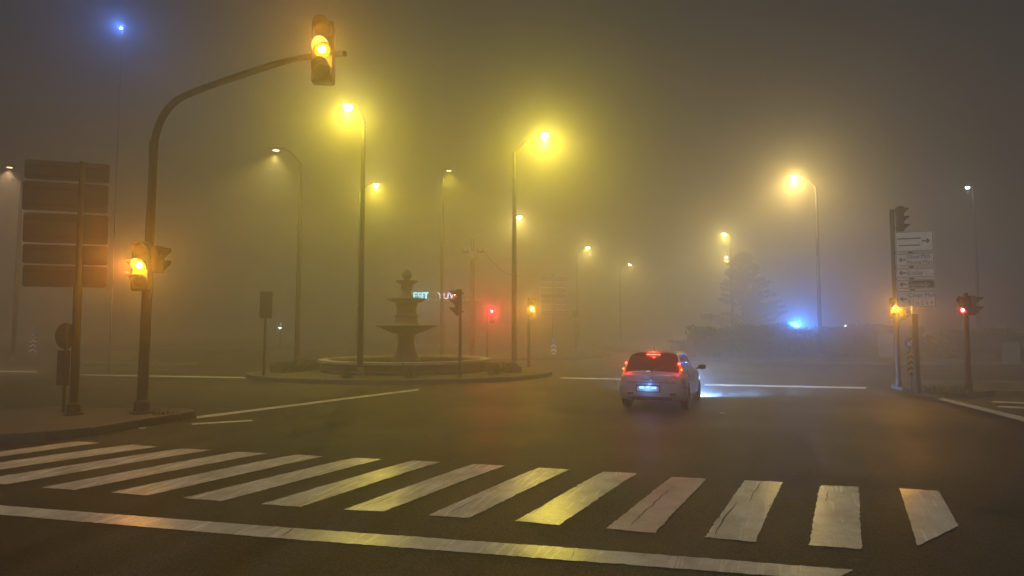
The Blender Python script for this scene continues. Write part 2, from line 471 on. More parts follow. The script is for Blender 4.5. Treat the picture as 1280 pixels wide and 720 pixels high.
# cracks in the paint, tar-dark
for i, pp in enumerate([[(788, 658), (806, 640), (826, 622), (842, 609)], [(893, 670), (903, 652), (921, 628)], [(936, 629), (943, 615), (952, 603)],
                        [(1033, 628), (1034, 616)], [(452, 634), (492, 621)], [(352, 672), (366, 661)], [(560, 642), (604, 622)]]):
    P = pix(*pp); wv, wf = [], []
    rnd = random.Random(i); Q = []
    for k in range(len(P) - 1):
        for j in range(6): Q.append(P[k].lerp(P[k + 1], j / 6) + Vector((rnd.gauss(0, .006), rnd.gauss(0, .006), 0)))
    Q.append(P[-1])
    for k, q in enumerate(Q):
        hw_ = .005 * math.sin(math.pi * (k + .6) / (len(Q) + .4)) + .002
        wv += [(q.x - hw_, q.y, gz(q.x, q.y) + .010), (q.x + hw_, q.y, gz(q.x, q.y) + .010)]
    wf = [(2 * k, 2 * k + 1, 2 * k + 3, 2 * k + 2) for k in range(len(Q) - 1)]
    MB().add(wv, wf).build('crack', M['black'], road)
# reflective studs
for i, (px, py) in enumerate(((903, 517), (655, 483), (178, 536))):
    g = G(px, py)
    t = tag(MB().box((0, 0, .012), (.11, .10, .024), bev=.01).build('road_stud', M['stud'], loc=(g.x, g.y, g.z)),
            ('small reflective road stud on the asphalt behind the silver car', 'small reflective road stud in front of the right end of the fountain island',
             'small reflective road stud beside the kerb of the left pavement')[i], 'road stud', 'road studs')

def island(name, poly, h, top_m, label, lo=-0.6, kerbw=0.16, stone=1.0):
    """raised island: kerb stones one by one round a top sheet"""
    n = len(poly)
    c = Vector((sum(p[0] for p in poly) / n, sum(p[1] for p in poly) / n))
    inner = []
    for i in range(n):
        a, b, d = Vector(poly[i - 1]), Vector(poly[i]), Vector(poly[(i + 1) % n])
        e1, e2 = (b - a).normalized(), (d - b).normalized()
        nn = (Vector((-e1.y, e1.x)) + Vector((-e2.y, e2.x))).normalized()
        if nn.dot(c - b) < 0: nn = -nn
        inner.append(tuple(b + nn * kerbw))
    o = struct(MB().prism(inner, lo, h - 0.015).build(name, top_m), label)
    for i in range(n):
        a, b, ai, bi = (Vector(q) for q in (poly[i], poly[(i + 1) % n], inner[i], inner[(i + 1) % n]))
        k = max(1, round((b - a).length / stone))
        for j in range(k):
            t0, t1 = j / k + 0.014 / max(.3, (b - a).length), (j + 1) / k - 0.014 / max(.3, (b - a).length)
            q = [a.lerp(b, t0), a.lerp(b, t1), ai.lerp(bi, t1), ai.lerp(bi, t0)]
            zt = h + random.uniform(-.006, .006)
            m_ = MB(); ch = 0.02
            cc = (q[0] + q[1] + q[2] + q[3]) / 4
            vs = [(p.x, p.y, lo) for p in q] + [(p.x, p.y, zt - ch) for p in q] + [(p.x + (cc.x - p.x) * .08, p.y + (cc.y - p.y) * .08, zt) for p in q]
            fs = [(r_ * 4 + k2, r_ * 4 + (k2 + 1) % 4, r_ * 4 + 4 + (k2 + 1) % 4, r_ * 4 + 4 + k2) for r_ in range(2) for k2 in range(4)] + [(8, 9, 10, 11)]
            m_.add(vs, fs).build('kerb_stone', M['kerb'], o)
    return o

def xy(px, py, z=0.0): q = flat(px, py, z); return (q.x, q.y)
# left pavement corner
lp = [xy(-420, 590), xy(-120, 566), xy(0, 554), xy(60, 550), xy(115, 544.5), xy(175, 534), xy(225, 526), xy(243, 522.5), xy(240, 520), xy(215, 517.5), xy(90, 514.5), xy(0, 520), xy(-420, 538)]
pavement = island('pavement', lp, 0.16, M['pavement'], 'raised concrete pavement corner under the left signal mast')
# roundabout island (ellipse) with the fountain
IC = (-4.9, 29.6)
el = [(IC[0] + 6.7 * math.cos(a), IC[1] + 5.6 * math.sin(a)) for a in [2 * math.pi * k / 40 for k in range(40)]]
roundabout = island('traffic_island', el, 0.17, M['soil'], 'oval kerbed traffic island round the fountain')
# right island
rp = [xy(1114, 485), xy(1134, 490.5), xy(1180, 497), xy(1216, 497), xy(1245, 493), xy(1420, 503), xy(1420, 486), xy(1240, 480), xy(1130, 481)]
pavement2 = island('pavement', rp, 0.14, M['soil'], 'low kerbed island under the right direction sign')
# far left island and far median
fl = [(-26, 36.2), (-22, 36), (-19.2, 36.6), (-18.6, 38), (-20, 39.5), (-26, 40)]
fl = [(x - 8.5 + 9, y) for x, y in fl]
median_l = island('traffic_island', fl, 0.15, M['soil'], 'far kerbed island at the left edge with lamp and chevron')
fm = [(-2.5, 41.5), (4.5, 44), (7.5, 50), (6, 58), (1, 60), (-8, 50)]
median_c = island('traffic_island', fm, 0.15, M['soil'], 'far kerbed island behind the fountain', stone=2.0)
# far verge on the right
vg = [(9, 60), (11, 43), (14, 39.5), (20, 38), (60, 36.5), (150, 34), (150, 150), (14, 150)]
verge = island('verge', vg, 0.16, M['verge'], 'verge beyond the far kerb on the right', stone=3.0)
vl = [(-14, 70), (-24, 62), (-150, 58), (-150, 160), (-10, 160)]
verge2 = island('verge', vl, 0.15, M['verge'], 'verge far off at the left beyond the junction', stone=4.0)

# ================================================================== STREET LAMPS
LC1 = (1.0, 0.785, 0.04)
LC2 = (1.0, 0.74, 0.16)
def street_lamp(label, base, z0, lamp, power, col=LC2, side_on=False, white=False, group='street lamps round the junction', dark=False):
    """tapered pole with a curved bracket to a lamp head; base (x,y), lamp (x,y,z) are world points"""
    b = Vector((base[0], base[1], z0))
    t = thing('street_lamp', label, 'street lamp', b, 0, group)
    L = Vector(lamp) - b
    h = L.z
    arm = Vector((L.x, L.y, 0)); al = max(arm.length, 0.4); ad = arm.normalized()
    hp = h - min(0.9, 0.25 * al + 0.25)
    pm = M['pole_dark']
    MB().tube([(0, 0, 0), (0, 0, 0.5), (0, 0, hp * .5), (0, 0, hp)], [.13, .125, .105, .075], 12).build('pole', pm, t)
    MB().lathe([(.24, 0), (.24, .03), (.15, .05), (.15, .35), (.13, .38)], 12, sharp=True).build('base_plate', M['galv'], t)
    pts = []
    for k in range(9):
        s = k / 8
        pts.append(ad * (al - 0.3) * s + Vector((0, 0, hp - .05 + (h + 0.12 - hp + .05) * math.sin(s * math.pi / 2))))
    MB().tube(pts, [.06 - .02 * k / 8 for k in range(9)], 8).build('arm', pm, t)
    e = pts[-1]; az = math.atan2(ad.y, ad.x)
    hm = MB()
    prof = [(-.12, .05, .05), (.0, .09, .075), (.2, .15, .10), (.42, .16, .09), (.58, .10, .05), (.62, .04, .03)]
    vs, n = [], 10
    for (x, ry, rz_) in prof:
        for k in range(n):
            a = 2 * math.pi * k / n; zz = math.sin(a)
            vs.append((x, ry * math.cos(a), rz_ * zz if zz > 0 else rz_ * .45 * zz))
    fs = [(i * n + k, i * n + (k + 1) % n, (i + 1) * n + (k + 1) % n, (i + 1) * n + k) for i in range(len(prof) - 1) for k in range(n)] + [tuple(range(n)), tuple(range((len(prof) - 1) * n, len(prof) * n))]
    hm.add(vs, fs); hm.smooth = True
    head = hm.build('lamp_head', M['pole_dark'], t, e, az)
    lens = MB().lathe([(0.002, -.20), (.07, -.19), (.115, -.14), (.14, -.03)] if not side_on else [(0.02, -.05), (.09, -.048), (.13, -.03)], 14, c=(.30, 0, -.012), sx=1.25)
    lens.build('lens', M['lamp_white'] if white else (M['lamp_dim'] if side_on else M['lamp_on']), head)
    lp_ = e + Vector((ad.x * .3, ad.y * .3, -.34))
    if power:
        if side_on: light('SPOT', power, col, lp_ + Vector((0, 0, .1)), t, .07, aim=(ad.x * .15, ad.y * .15, -1), angle=125, blend=.6)
        else:
            light('POINT', power * .35, col, lp_, t, .09)
            light('SPOT', power * .65, col, lp_ + Vector((0, 0, -.02)), t, .09, aim=(0, 0, -1), angle=172, blend=.35)
    return t
def lampat(label, bpx, lpx, Yb, Yl=None, z0=0.16, power=LAMP_W, **kw):
    b = D(bpx[0], bpx[1], Yb); l = D(lpx[0], lpx[1], Yl or Yb)
    return street_lamp(label, (b.x, b.y), z0, l, power, **kw)
lampat('bright street lamp whose pole stands in front of the left half of the fountain pool', (450, 466), (435, 135), 25.6, 25.2, power=LAMP_W * .75, col=LC1)
lampat('brightest street lamp, on the right end of the fountain island, arm to the right', (643, 461), (681, 170), 31, 30.5, power=LAMP_W * 1.3, col=LC1)
lampat('street lamp on the left end of the fountain island shining down to its left', (371, 458), (345, 190), 31.0, 31, power=LAMP_W * 1.5, side_on=True)
lampat('street lamp pole just behind the fountain with a lamp head shining down to the right', (552, 447), (557, 215), 43, power=LAMP_W * 1.6, z0=0.0, side_on=True, col=LC1)
lampat('far street lamp glowing just right of the tall pole before the fountain', (446, 447), (470, 232), 43, power=LAMP_W * .75, z0=0.0, col=LC1)
lampat('far street lamp showing low beside the pole at the island right end', (641, 440), (649, 272), 55, power=LAMP_W * 1.0, z0=0.0)
lampat('small far street lamp above the faint far boards, right of the tall pole', (722, 432), (735, 310), 76, power=LAMP_W * 1.4, z0=0.0)
lampat('farthest and faintest street lamp above the silver car', (776, 429), (787, 331), 96, power=LAMP_W * 1.5, z0=0.0)
lampat('street lamp with the big warm halo above the blue light on the right', (1026, 448), (992, 222), 41, power=LAMP_W * 1.9, col=(1.0, 0.68, 0.17))
lampat('far street lamp above the tip of the dark conifer, the higher of two', (916, 436), (905, 293), 65, power=LAMP_W * 1.5)
lampat('far street lamp just over the tip of the dark conifer, the lower of two', (918, 430), (908, 322), 87, power=LAMP_W * 1.5)
lampat('pinkish street lamp at the far left edge shining down', (16, 455), (12, 211), 38, power=LAMP_W * 2.2, side_on=True, col=(1.0, 0.62, 0.32))
lampat('small white lamp on a far pole near the right edge', (1225, 440), (1213, 235), 50, power=25, white=True, col=(.8, .9, 1), group=None)

# ================================================================== TRAFFIC LIGHTS
def signal_head(root, loc, yaw, lit=None, n=3, s=1.0, colors='rag', plate=False, label=None, power=60, lens_r=.1, core=True):
    """housing with lenses facing local -y"""
    hw, hd, ph = .36 * s, .20 * s, .33 * s
    H = ph * n + .04 * s
    hd_o = MB().box((0, hd / 2, 0), (hw, hd, H), bev=.03 * s).build('signal_head', M['housing'], root, loc, yaw)
    if plate:
        MB().plate(rrect(hw * 1.12, H * 1.05, .05 * s), hd * .55, hd * .55 + .012).build('backplate', M['housing'], hd_o)
    for q in (.35, -.35): MB().box((0, hd + .05 * s, H * q), (.05, .12 * s, .05)).build('bracket', M['pole_dark'], hd_o)
    for i in range(n):
        z = (n - 1) / 2 * ph - i * ph
        c = colors[i]; r_ = .125 * s
        on = (lit == i)
        lm = M[{'r': 'red_on', 'a': 'amber_on', 'g': 'amber_on'}[c]] if on else M['lens_off_' + c]
        ln = MB().lathe([(r_, 0), (r_ * .9, .02 * s), (r_ * .5, .04 * s), (.003, .045 * s)], 18).rot(Matrix.Rotation(R(90), 4, 'X')).build('lens', lm, hd_o, (0, -.003, z))
        if on and core:
            MB().lathe([(r_ * .5, 0), (r_ * .4, .012), (.002, .018)], 12).rot(Matrix.Rotation(R(90), 4, 'X')).build('bulb', M['red_core' if c == 'r' else 'amber_core'], hd_o, (0, -.04 * s, z))
        # visor: cut-away cowl
        vs, fs = [], []; k_n = 14
        for k in range(k_n + 1):
            a = R(-35 + 250 * k / k_n)
            dl = (.10 + .16 * max(0, math.sin(a)) ** .7 if math.sin(a) > 0 else .06) * s
            for rr in (r_ * 1.10, r_ * 1.16):
                vs.append((rr * math.cos(a), 0.0, z + rr * math.sin(a))); vs.append((rr * math.cos(a), -dl, z + rr * math.sin(a) - .01))
        for k in range(k_n):
            a, b = 4 * k, 4 * k + 4
            fs += [(a, a + 1, b + 1, b), (a + 2, b + 2, b + 3, a + 3), (a + 1, a + 3, b + 3, b + 1)]
        m_ = MB().add(vs, fs); m_.smooth = True
        m_.build('visor', M['housing'], hd_o)
        if on and power:
            d = Vector((math.sin(yaw), -math.cos(yaw), 0))
            light('POINT', power, {'r': (1, .02, .04), 'a': (1, .42, .02)}[c], Vector(loc) + d * .36 * s + Vector((0, 0, z - .03)), root, .06, name='signal_light')
    return hd_o
def pole(root, h, r0, r1, m, lean=(0, 0)):
    MB().tube([(0, 0, 0), (lean[0] * .5, lean[1] * .5, h * .5), (lean[0], lean[1], h)], [r0, (r0 + r1) / 2, r1], 12).build('pole', m, root)
    MB().lathe([(r0 * 1.9, 0), (r0 * 1.9, .025), (r0 * 1.35, .04), (r0 * 1.25, .22), (r0 * 1.02, .27)], 14, sharp=True).build('base_plate', m, root)
    bl = MB()
    for k in range(4):
        a = R(45 + 90 * k); bl.lathe([(.02, .02), (.02, .07), (.001, .075)], 6, c=(math.cos(a) * r0 * 1.65, math.sin(a) * r0 * 1.65, 0))
    bl.build('bolts', M['galv'], root) if False else None

# --- left cantilever mast
B = D(177, 515, 14.7); B.z = .15
t = thing('traffic_light', 'tall cantilever traffic light with curved arm over the road, two amber lamps lit', 'traffic light', B)
T = D(385, 72, 12.3) - B
TX = D(431, 67, 12.15) - B
zc = D(193, 180, 14.7).z - B.z
ex = D(193, 180, 14.7).x - B.x
MB().tube([(0, 0, 0), (ex * .3, 0, zc * .33), (ex * .7, 0, zc * .7), (ex, 0, zc)], [.115, .108, .10, .09], 14).build('pole', M['pole_dark'], t)
MB().lathe([(.24, 0), (.24, .03), (.17, .05), (.16, .24), (.12, .30)], 14, sharp=True).build('base_plate', M['pole_dark'], t)
ctrl = [Vector((ex, 0, zc - .05)), None, None, None, None, None, None, TX]
pxs = [(193, 183), (196, 165), (204, 145), (219, 127), (240, 116), (275, 103), (320, 88), (358, 76), (385, 71), (431, 67)]
pts = []
for i, (px, py) in enumerate(pxs):
    s = (px - 193) / (431 - 193)
    pts.append(D(px, py, 14.7 + (12.15 - 14.7) * s) - B)
# smooth the arm by Catmull-Rom
def crom(P, m=5):
    o = []
    for i in range(len(P) - 1):
        p0, p1, p2, p3 = P[max(i - 1, 0)], P[i], P[i + 1], P[min(i + 2, len(P) - 1)]
        for k in range(m):
            u = k / m
            o.append(.5 * ((2 * p1) + (p2 - p0) * u + (2 * p0 - 5 * p1 + 4 * p2 - p3) * u * u + (3 * p1 - p0 - 3 * p2 + p3) * u ** 3))
    return o + [P[-1]]
ap = crom(pts)
MB().tube(ap, [.088 - .033 * i / (len(ap) - 1) for i in range(len(ap))], 12).build('arm', M['pole_dark'], t)
MB().tube([(ex, 0, zc - .35), (ex, 0, zc + .05)], .105, 12).build('sleeve', M['pole_dark'], t)
hc = D(403, 63, 12.05) - B
signal_head(t, hc, R(6), lit=1, s=1.17, plate=False, power=85)
hc = D(175, 332, 13.98) - B
signal_head(t, hc, R(12), lit=1, s=1.0, plate=True, power=140)
hc = D(169, 338, 14.28) - B
signal_head(t, hc, R(-90), lit=0, n=2, s=.8, colors='rg', power=26)  # added head, unseen behind the amber one, to redden the sign panel ends
hc = D(192, 324, 14.72) - B
signal_head(t, hc + Vector((.14, .05, 0)), R(80), n=2, s=.86, colors='rg', power=0)
MB().tube([(ex * .45, .0, hc.z), (ex * .45 + .05, -.62, hc.z)], .03, 8).build('bracket', M['pole_dark'], t)

# --- junction signals
def simple_signal(label, bpx, Yb, top_py, heads, r=.06, z0=.16, m='pole_dark', group='traffic lights at the junction', ext=0.0):
    b = D(bpx[0], bpx[1], Yb); b.z = z0
    top = D(bpx[0], top_py, Yb).z - z0
    t = thing('traffic_light', label, 'traffic light', b, 0, group)
    pole(t, top + ext, r, r * .9, M[m])
    for (px, py, yaw, lit, n, s, cols, pw) in heads:
        c = D(px, py, Yb) - b
        yw = R(yaw)
        c = c - Vector((math.sin(yw), -math.cos(yw), 0)) * 0.0
        signal_head(t, c, yw, lit, n, s, cols, power=pw)
    return t
simple_signal('side-on traffic light on a thin post right of the fountain, red lamp lit', (575, 470), 25.7, 362, [(570, 378, -72, 0, 3, 1.0, 'rag', 8)])
simple_signal('far traffic light with a glowing red lamp between the two lamp poles', (609, 447), 42, 384, [(615, 395, 0, 0, 3, .9, 'rag', 500)], z0=0.0, r=.05)
simple_signal('traffic light with amber lamp lit just right of the island lamp pole', (661, 460), 32.5, 372, [(665, 386, 0, 1, 3, 1.0, 'rag', 200)], z0=0.0, r=.07)
simple_signal('right-hand signal mast beside the direction sign, amber lamp lit low and unlit head on top', (1123, 483), 21.6, 262,
              [(1118, 385, -4, 1, 3, .66, 'rag', 190), (1128, 274, 82, None, 3, .82, 'rag', 0), (1131, 393, 80, None, 2, .5, 'rg', 0)], r=.08, z0=.13)
simple_signal('traffic light at the right edge with back-to-back heads and a small red lamp lit', (1211, 488), 20.2, 366,
              [(1204, 382, -62, 1, 2, .86, 'ar', 7), (1219, 382, 62, None, 2, .86, 'rg', 0)], r=.085, z0=.13, m='pole_black')

# ================================================================== SIGNS
# back of the direction sign on the left
B = D(92, 517, 14.45); B.z = .15
t = thing('direction_sign', 'back of a tall direction sign with five dark panels on a single post', 'direction sign', B)
zt = D(103, 202, 14.45).z - B.z
lx = D(103, 202, 14.45).x - B.x
MB().tube([(0, 0, 0), (lx * .5, 0, zt * .5)], [.085, .085], 14).build('post', M['pole_dark'], t)
MB().tube([(lx * .5, 0, zt * .5 - .05), (lx, 0, zt)], [.06, .055], 12).build('upper_post', M['pole_dark'], t)
MB().lathe([(.19, 0), (.19, .03), (.135, .05), (.13, .22), (.09, .27)], 14, sharp=True).build('base_plate', M['pole_dark'], t)
for (x0, y0, x1, y1) in ((28, 200.5, 135, 226), (25.5, 227, 133.5, 264.5), (26, 266, 133, 304.5), (25.5, 305.5, 132.5, 330.5), (25.5, 331.5, 131.5, 359)):
    a = D(x0, (y0 + y1) / 2, 14.37) - B; c = D(x1, (y0 + y1) / 2, 14.87) - B
    hgt = (y1 - y0 - 1.0) / F_PX * 14.6
    wd = math.hypot(c.x - a.x, c.y - a.y)
    p = MB().plate(rrect(wd, hgt, .05), 0, .02).build('sign_panel', M['signback'], t, ((a.x + c.x) / 2, (a.y + c.y) / 2 + .06, (a.z + c.z) / 2), math.atan2(c.y - a.y, c.x - a.x))
    for q in (-.28, .28): MB().box((0, -.018, q * hgt), (wd * .97, .032, .035)).build('rail', M['signback'], p)
# small round sign and plate from behind
B = D(79, 515, 14.9); B.z = .15
t = thing('road_sign', 'back of a round road sign with a rectangular plate below it on a thin post', 'road sign', B)
zt = D(82, 405, 14.9).z - B.z; lx = D(84, 405, 14.9).x - B.x
MB().tube([(0, 0, 0), (lx, 0, zt)], .035, 10).build('post', M['pole_dark'], t)
q = D(82, 420, 14.95) - B
disc(.30, 28, 0, .012).build('round_sign', M['signback'], t, (q.x, .05, q.z), R(-14))
q = D(77, 460, 14.95) - B
MB().plate(rrect(.40, .80, .03), 0, .012).build('plate', M['signback'], t, (q.x + .03, .05, q.z), R(-20))

# direction sign on the right, lettered
B = D(1147, 489, 20.1); B.z = .13
t = thing('direction_sign', 'white direction sign with five lettered panels on a stout post at the right', 'direction sign', B)
zt = D(1145, 289, 20.1).z - B.z
MB().tube([(0, 0, 0), (0, 0, 2.35)], .09, 14).build('post', M['pole_black'], t)
MB().tube([(0, 0, 2.3), (0, 0, 2.62)], .085, 14).build('sleeve', M['signwhite'], t)
MB().tube([(0, .06, 2.6), (-.03, .06, zt)], .06, 10).build('upper_post', M['pole_dark'], t)
sr = bpy.data.objects
def arrow(m_, x, z, s, d=1, y0=-.004, y1=-.001):
    pl = [(-.5, .09), (.12, .09), (.0, .34), (.16, .34), (.5, 0), (.16, -.34), (.0, -.34), (.12, -.09), (-.5, -.09)]
    pl = [(x + d * a * s, z + b * s) for a, b in pl]
    if d < 0: pl.reverse()
    return m_.plate(pl, y0, y1)
rows = [(1118, 1166, 288.5, 315, 'R', [], .09, 'signback'),
        (1118.5, 1167, 316, 333, 'L', ['Güzel Mah.', 'Plevne Mah.'], .17, None),
        (1119, 1167.5, 334.5, 347.5, 'L', ['Kızılay'], .19, None),
        (1119.5, 1168, 349, 361.5, 'L', ['Üçyolağzı'], .18, 'box'),
        (1120, 1169, 363, 384.5, 'L', ['Civan Mah.', 'S i n c a n'], .20, None)]
for (x0, x1, y0, y1, dr, tx, sz, kind) in rows:
    a0 = D(x0, (y0 + y1) / 2, 20.2) - B; c0 = D(x1, (y0 + y1) / 2, 19.8) - B
    a = (a0 + c0) / 2; yw_ = math.atan2(c0.y - a0.y, c0.x - a0.x)
    wd, hg = math.hypot(c0.x - a0.x, c0.y - a0.y), (y1 - y0 - .8) / F_PX * 20
    p = MB().plate(rrect(wd, hg, .03), 0, .03).build('sign_panel', M['signwhite'], t, (a.x, a.y - .04, a.z), yw_)
    fr = MB()
    for (cx, cz, dx, dz) in ((0, hg / 2 - .02, wd - .05, .014), (0, -hg / 2 + .02, wd - .05, .014), (wd / 2 - .02, 0, .014, hg - .05), (-wd / 2 + .02, 0, .014, hg - .05)):
        fr.box((cx, -.002, cz), (dx, .004, dz))
    fr.build('border', M['signborder'], p)
    ar = MB()
    if dr == 'R': arrow(ar, wd / 2 - .20, 0, .22, 1)
    else: arrow(ar, -wd / 2 + .18, 0, .20, -1)
    ar.build('arrow', M['signborder'], p)
    tm = M['signborder']; x_t = -wd / 2 + (.30 if dr == 'L' else .08)
    if kind == 'box':
        MB().plate(rrect(wd - .36, hg - .08, .02), -.003, -.001).rot(Matrix.Translation((.14, 0, 0))).build('panel_patch', M['signborder'], p)
        tm = M['signwhite']
    if kind == 'signback': tm = M['signback']
    if kind == 'signback':      # two rows of print too small to read in the photograph
        for q, l_ in ((.09, .62), (-.12, .55)):
            MB().box((-.14, -.003, q), (wd * l_, .004, .035)).build('printed_line', M['signback'], p)
        continue
    nl = len(tx)
    for i, s_ in enumerate(tx):
        zz = (hg / nl) * ((nl - 1) / 2 - i) - sz * .36
        text('lettering', s_, sz, tm, p, (x_t, -.006, zz * (.9 if nl > 1 else 1)), 0, .84)

def chevron_marker(label, px, py0, py1, py2, Y, z0, wd, blue=True, n=4, pale=False):
    b = D(px, py2, Y); b.z = z0
    t = thing('chevron_marker', label, 'road marker', b, 0, 'chevron markers')
    za, zb = D(px, py0, Y).z - z0, D(px, py1, Y).z - z0
    MB().tube([(0, .03, 0), (0, .03, za + .1)], .03, 8).build('post', M['pole_dark'], t)
    hh = za - zb
    bd = MB().plate(rrect(wd, hh, .02), 0, .015).build('board', M['black'], t, (0, 0, (za + zb) / 2))
    for k in range(n):
        z = -hh / 2 + hh * (k + .12) / n; c = hh / n * .45; e = wd / 2 - .01
        cm = MB()
        pl = [(-e, z), (0, z + hh / n * .42), (e, z), (e, z + c), (0, z + hh / n * .42 + c), (-e, z + c)]
        cm.plate(pl, -.004, -.001).build('chevron', M['yellow'] if not pale else M['signwhite'], bd)
    if blue:
        zz = za + .28
        disc(.17, 20, 0, .012).build('round_sign', M['blueplate'], t, (0, 0, zz))
        am = MB(); arrow(am, 0, 0, .24, -1, -.003, -.001)
        am.rot(Matrix.Rotation(R(-45), 4, 'Y')).build('arrow', M['signwhite'], t, (0, 0, zz))
        MB().tube([(0, .03, za), (0, .03, zz + .15)], .025, 8).build('bracket', M['pole_dark'], t)
    return t
chevron_marker('yellow and black chevron marker with a blue disc beside the right direction sign', 1140, 440, 468.5, 487, 20.4, .13, .22)
chevron_marker('pale chevron marker on the far island at the left edge', 40, 424, 441, 456, 37.6, .15, .42, pale=True, n=3)
chevron_marker('pale chevron marker far off below the tall striped sign board', 692, 430, 446, 450, 50, .15, .45, pale=True, n=3)

# board on a post at the island's left end
B = D(329, 469, 26.6); B.z = .16
t = thing('sign_board', 'upright framed sign board on a post at the left end of the fountain island', 'sign', B)
MB().tube([(0, .04, 0), (.05, .04, D(332, 366, 26.6).z - .16)], .05, 10).build('post', M['pole_dark'], t)
q = D(332, 381, 26.5) - B
bo = MB().plate(rrect(.48, 1.06, .04), 0, .04).build('board', M['signback'], t, (q.x, -.03, q.z))
f_ = MB()
for (cx, cz, dx, dz) in ((0, .51, .48, .06), (0, -.51, .48, .06), (.22, 0, .06, .96), (-.22, 0, .06, .96)): f_.box((cx, -.012, cz), (dx, .03, dz))
f_.build('frame', M['pole_black'], bo)

# tall slatted information board far behind
B = D(692, 447, 56); B.z = .15
t = thing('direction_sign', 'faint far direction board with many pale rows behind the amber signal', 'direction sign', B)
MB().tube([(0, .08, 0), (0, .08, D(692, 345, 56).z)], .09, 10).build('post', M['pole_dark'], t)
for k in range(7):
    q = D(692, 349 + k * 7, 56) - B
    MB().plate(rrect(2.1, .40, .04), 0, .03).build('sign_panel', M['signgrey'] if k != 3 else M['signback'], t, (q.x, 0, q.z))
B = D(720, 440, 60); B.z = .0
t = thing('road_sign', 'faint small sign on a thin far post right of the pale rows board', 'road sign', B)
MB().tube([(0, .04, 0), (0, .04, D(720, 389, 60).z)], .05, 8).build('post', M['pole_dark'], t)
MB().plate(rrect(.55, .6, .05), 0, .02).build('board', M['signback'], t, (0, 0, D(720, 393, 60).z))

# white boards at the far kerb
for (x0, x1, y0, y1, Y, lb) in ((1098, 1121, 417, 446, 38.8, 'white board on short legs at the far kerb left of the right direction sign'), (1253, 1275, 428, 455, 37.6, 'faint pale board on short legs near the right edge')):
    a = D((x0 + x1) / 2, (y0 + y1) / 2, Y); wd, hg = (x1 - x0) / F_PX * Y, (y1 - y0) / F_PX * Y
    t = thing('notice_board', lb, 'board', (a.x, Y, .16), 0, 'white boards along the far kerb')
    p = MB().plate(rrect(wd, hg, .03), 0, .05).build('board', M['hoarding'], t, (0, 0, a.z - .16))
    for q in (-.4, .4):
        MB().box((q * wd, .09, (a.z - .16) / 2), (.07, .07, a.z - .16)).build('leg', M['pole_dark'], t)
    pr = MB()
    for k in range(4): pr.box(((-.22 + .15 * k) * wd, -.003, -.02), (.05, .004, hg * .3))
    pr.build('print', M['signback'], p)

# ================================================================== FOUNTAIN
FC = Vector((-4.85, 30.2, .14))
t = thing('fountain', 'three tiered stone fountain rising from a round pool on the traffic island', 'fountain', FC)
t.scale = (1, 1, 1.035)
MB().lathe([(3.72, 0), (3.78, .10), (3.70, .16), (3.70, .40), (3.50, .42), (3.50, 0.1), (0.02, 0.1)], 56, sharp=True).build('pool_wall', M['stone'], t)
for k in range(28):
    a0, a1 = 2 * math.pi * k / 28 + .003, 2 * math.pi * (k + 1) / 28 - .003
    vs = []
    for z_ in (.42, .52):
        for r_ in (3.42, 3.86):
            for q in range(4):
                a = a0 + (a1 - a0) * q / 3; vs.append((r_ * math.cos(a), r_ * math.sin(a), z_))
    fs = []
    for q in range(3):
        fs += [(q, q + 1, 5 + q, 4 + q), (8 + q, 12 + q, 13 + q, 9 + q), (q, 8 + q, 9 + q, q + 1), (4 + q, 5 + q, 13 + q, 12 + q)]
    fs += [(0, 4, 12, 8), (3, 11, 15, 7)]
    MB().add(vs, fs).build('coping_stone', M['stone2'], t)
MB().lathe([(3.49, .30), (.02, .30)], 48).build('water', M['water'], t)
MB().lathe([(.70, .1), (.70, .45), (.64, .52), (.56, .62), (.47, .78), (.40, 1.0), (.36, 1.25), (.36, 1.45), (.42, 1.55), (.40, 1.62)], 24).build('pedestal', M['stone'], t)
MB().lathe([(.30, 1.58), (.42, 1.60), (.68, 1.68), (.95, 1.80), (1.13, 1.90), (1.30, 1.935), (1.33, 1.965), (1.28, 2.0), (1.15, 1.985), (.85, 1.95), (.3, 1.92)], 48, sx=1.07, sy=1.07, lobes=12, amp=.018).build('lower_bowl', M['stone'], t)
MB().lathe([(.55, 1.90), (.58, 1.98), (.56, 2.05), (.50, 2.10), (.50, 2.34), (.56, 2.40), (.50, 2.46), (.44, 2.52), (.44, 2.82), (.50, 2.88), (.46, 2.94), (.42, 3.0)], 20, lobes=8, amp=.03).build('column', M['stone'], t)
MB().lathe([(.34, 2.94), (.46, 2.97), (.62, 3.03), (.76, 3.10), (.84, 3.13), (.85, 3.16), (.80, 3.18), (.5, 3.14), (.2, 3.12)], 40, sx=1.07, sy=1.07, lobes=10, amp=.02).build('middle_bowl', M['stone'], t)
MB().lathe([(.30, 3.1), (.34, 3.18), (.30, 3.28), (.22, 3.36), (.19, 3.48), (.24, 3.56), (.28, 3.62), (.26, 3.82)], 20).build('upper_column', M['stone'], t)
MB().lathe([(.22, 3.76), (.30, 3.80), (.42, 3.88), (.50, 3.93), (.51, 3.96), (.46, 3.97), (.2, 3.95)], 36, lobes=10, amp=.02).build('top_bowl', M['stone'], t)
MB().lathe([(.19, 3.94), (.17, 4.0), (.13, 4.04), (.21, 4.12), (.24, 4.20), (.21, 4.31), (.14, 4.40), (.07, 4.48), (.002, 4.53)], 18).build('finial', M['stone'], t)

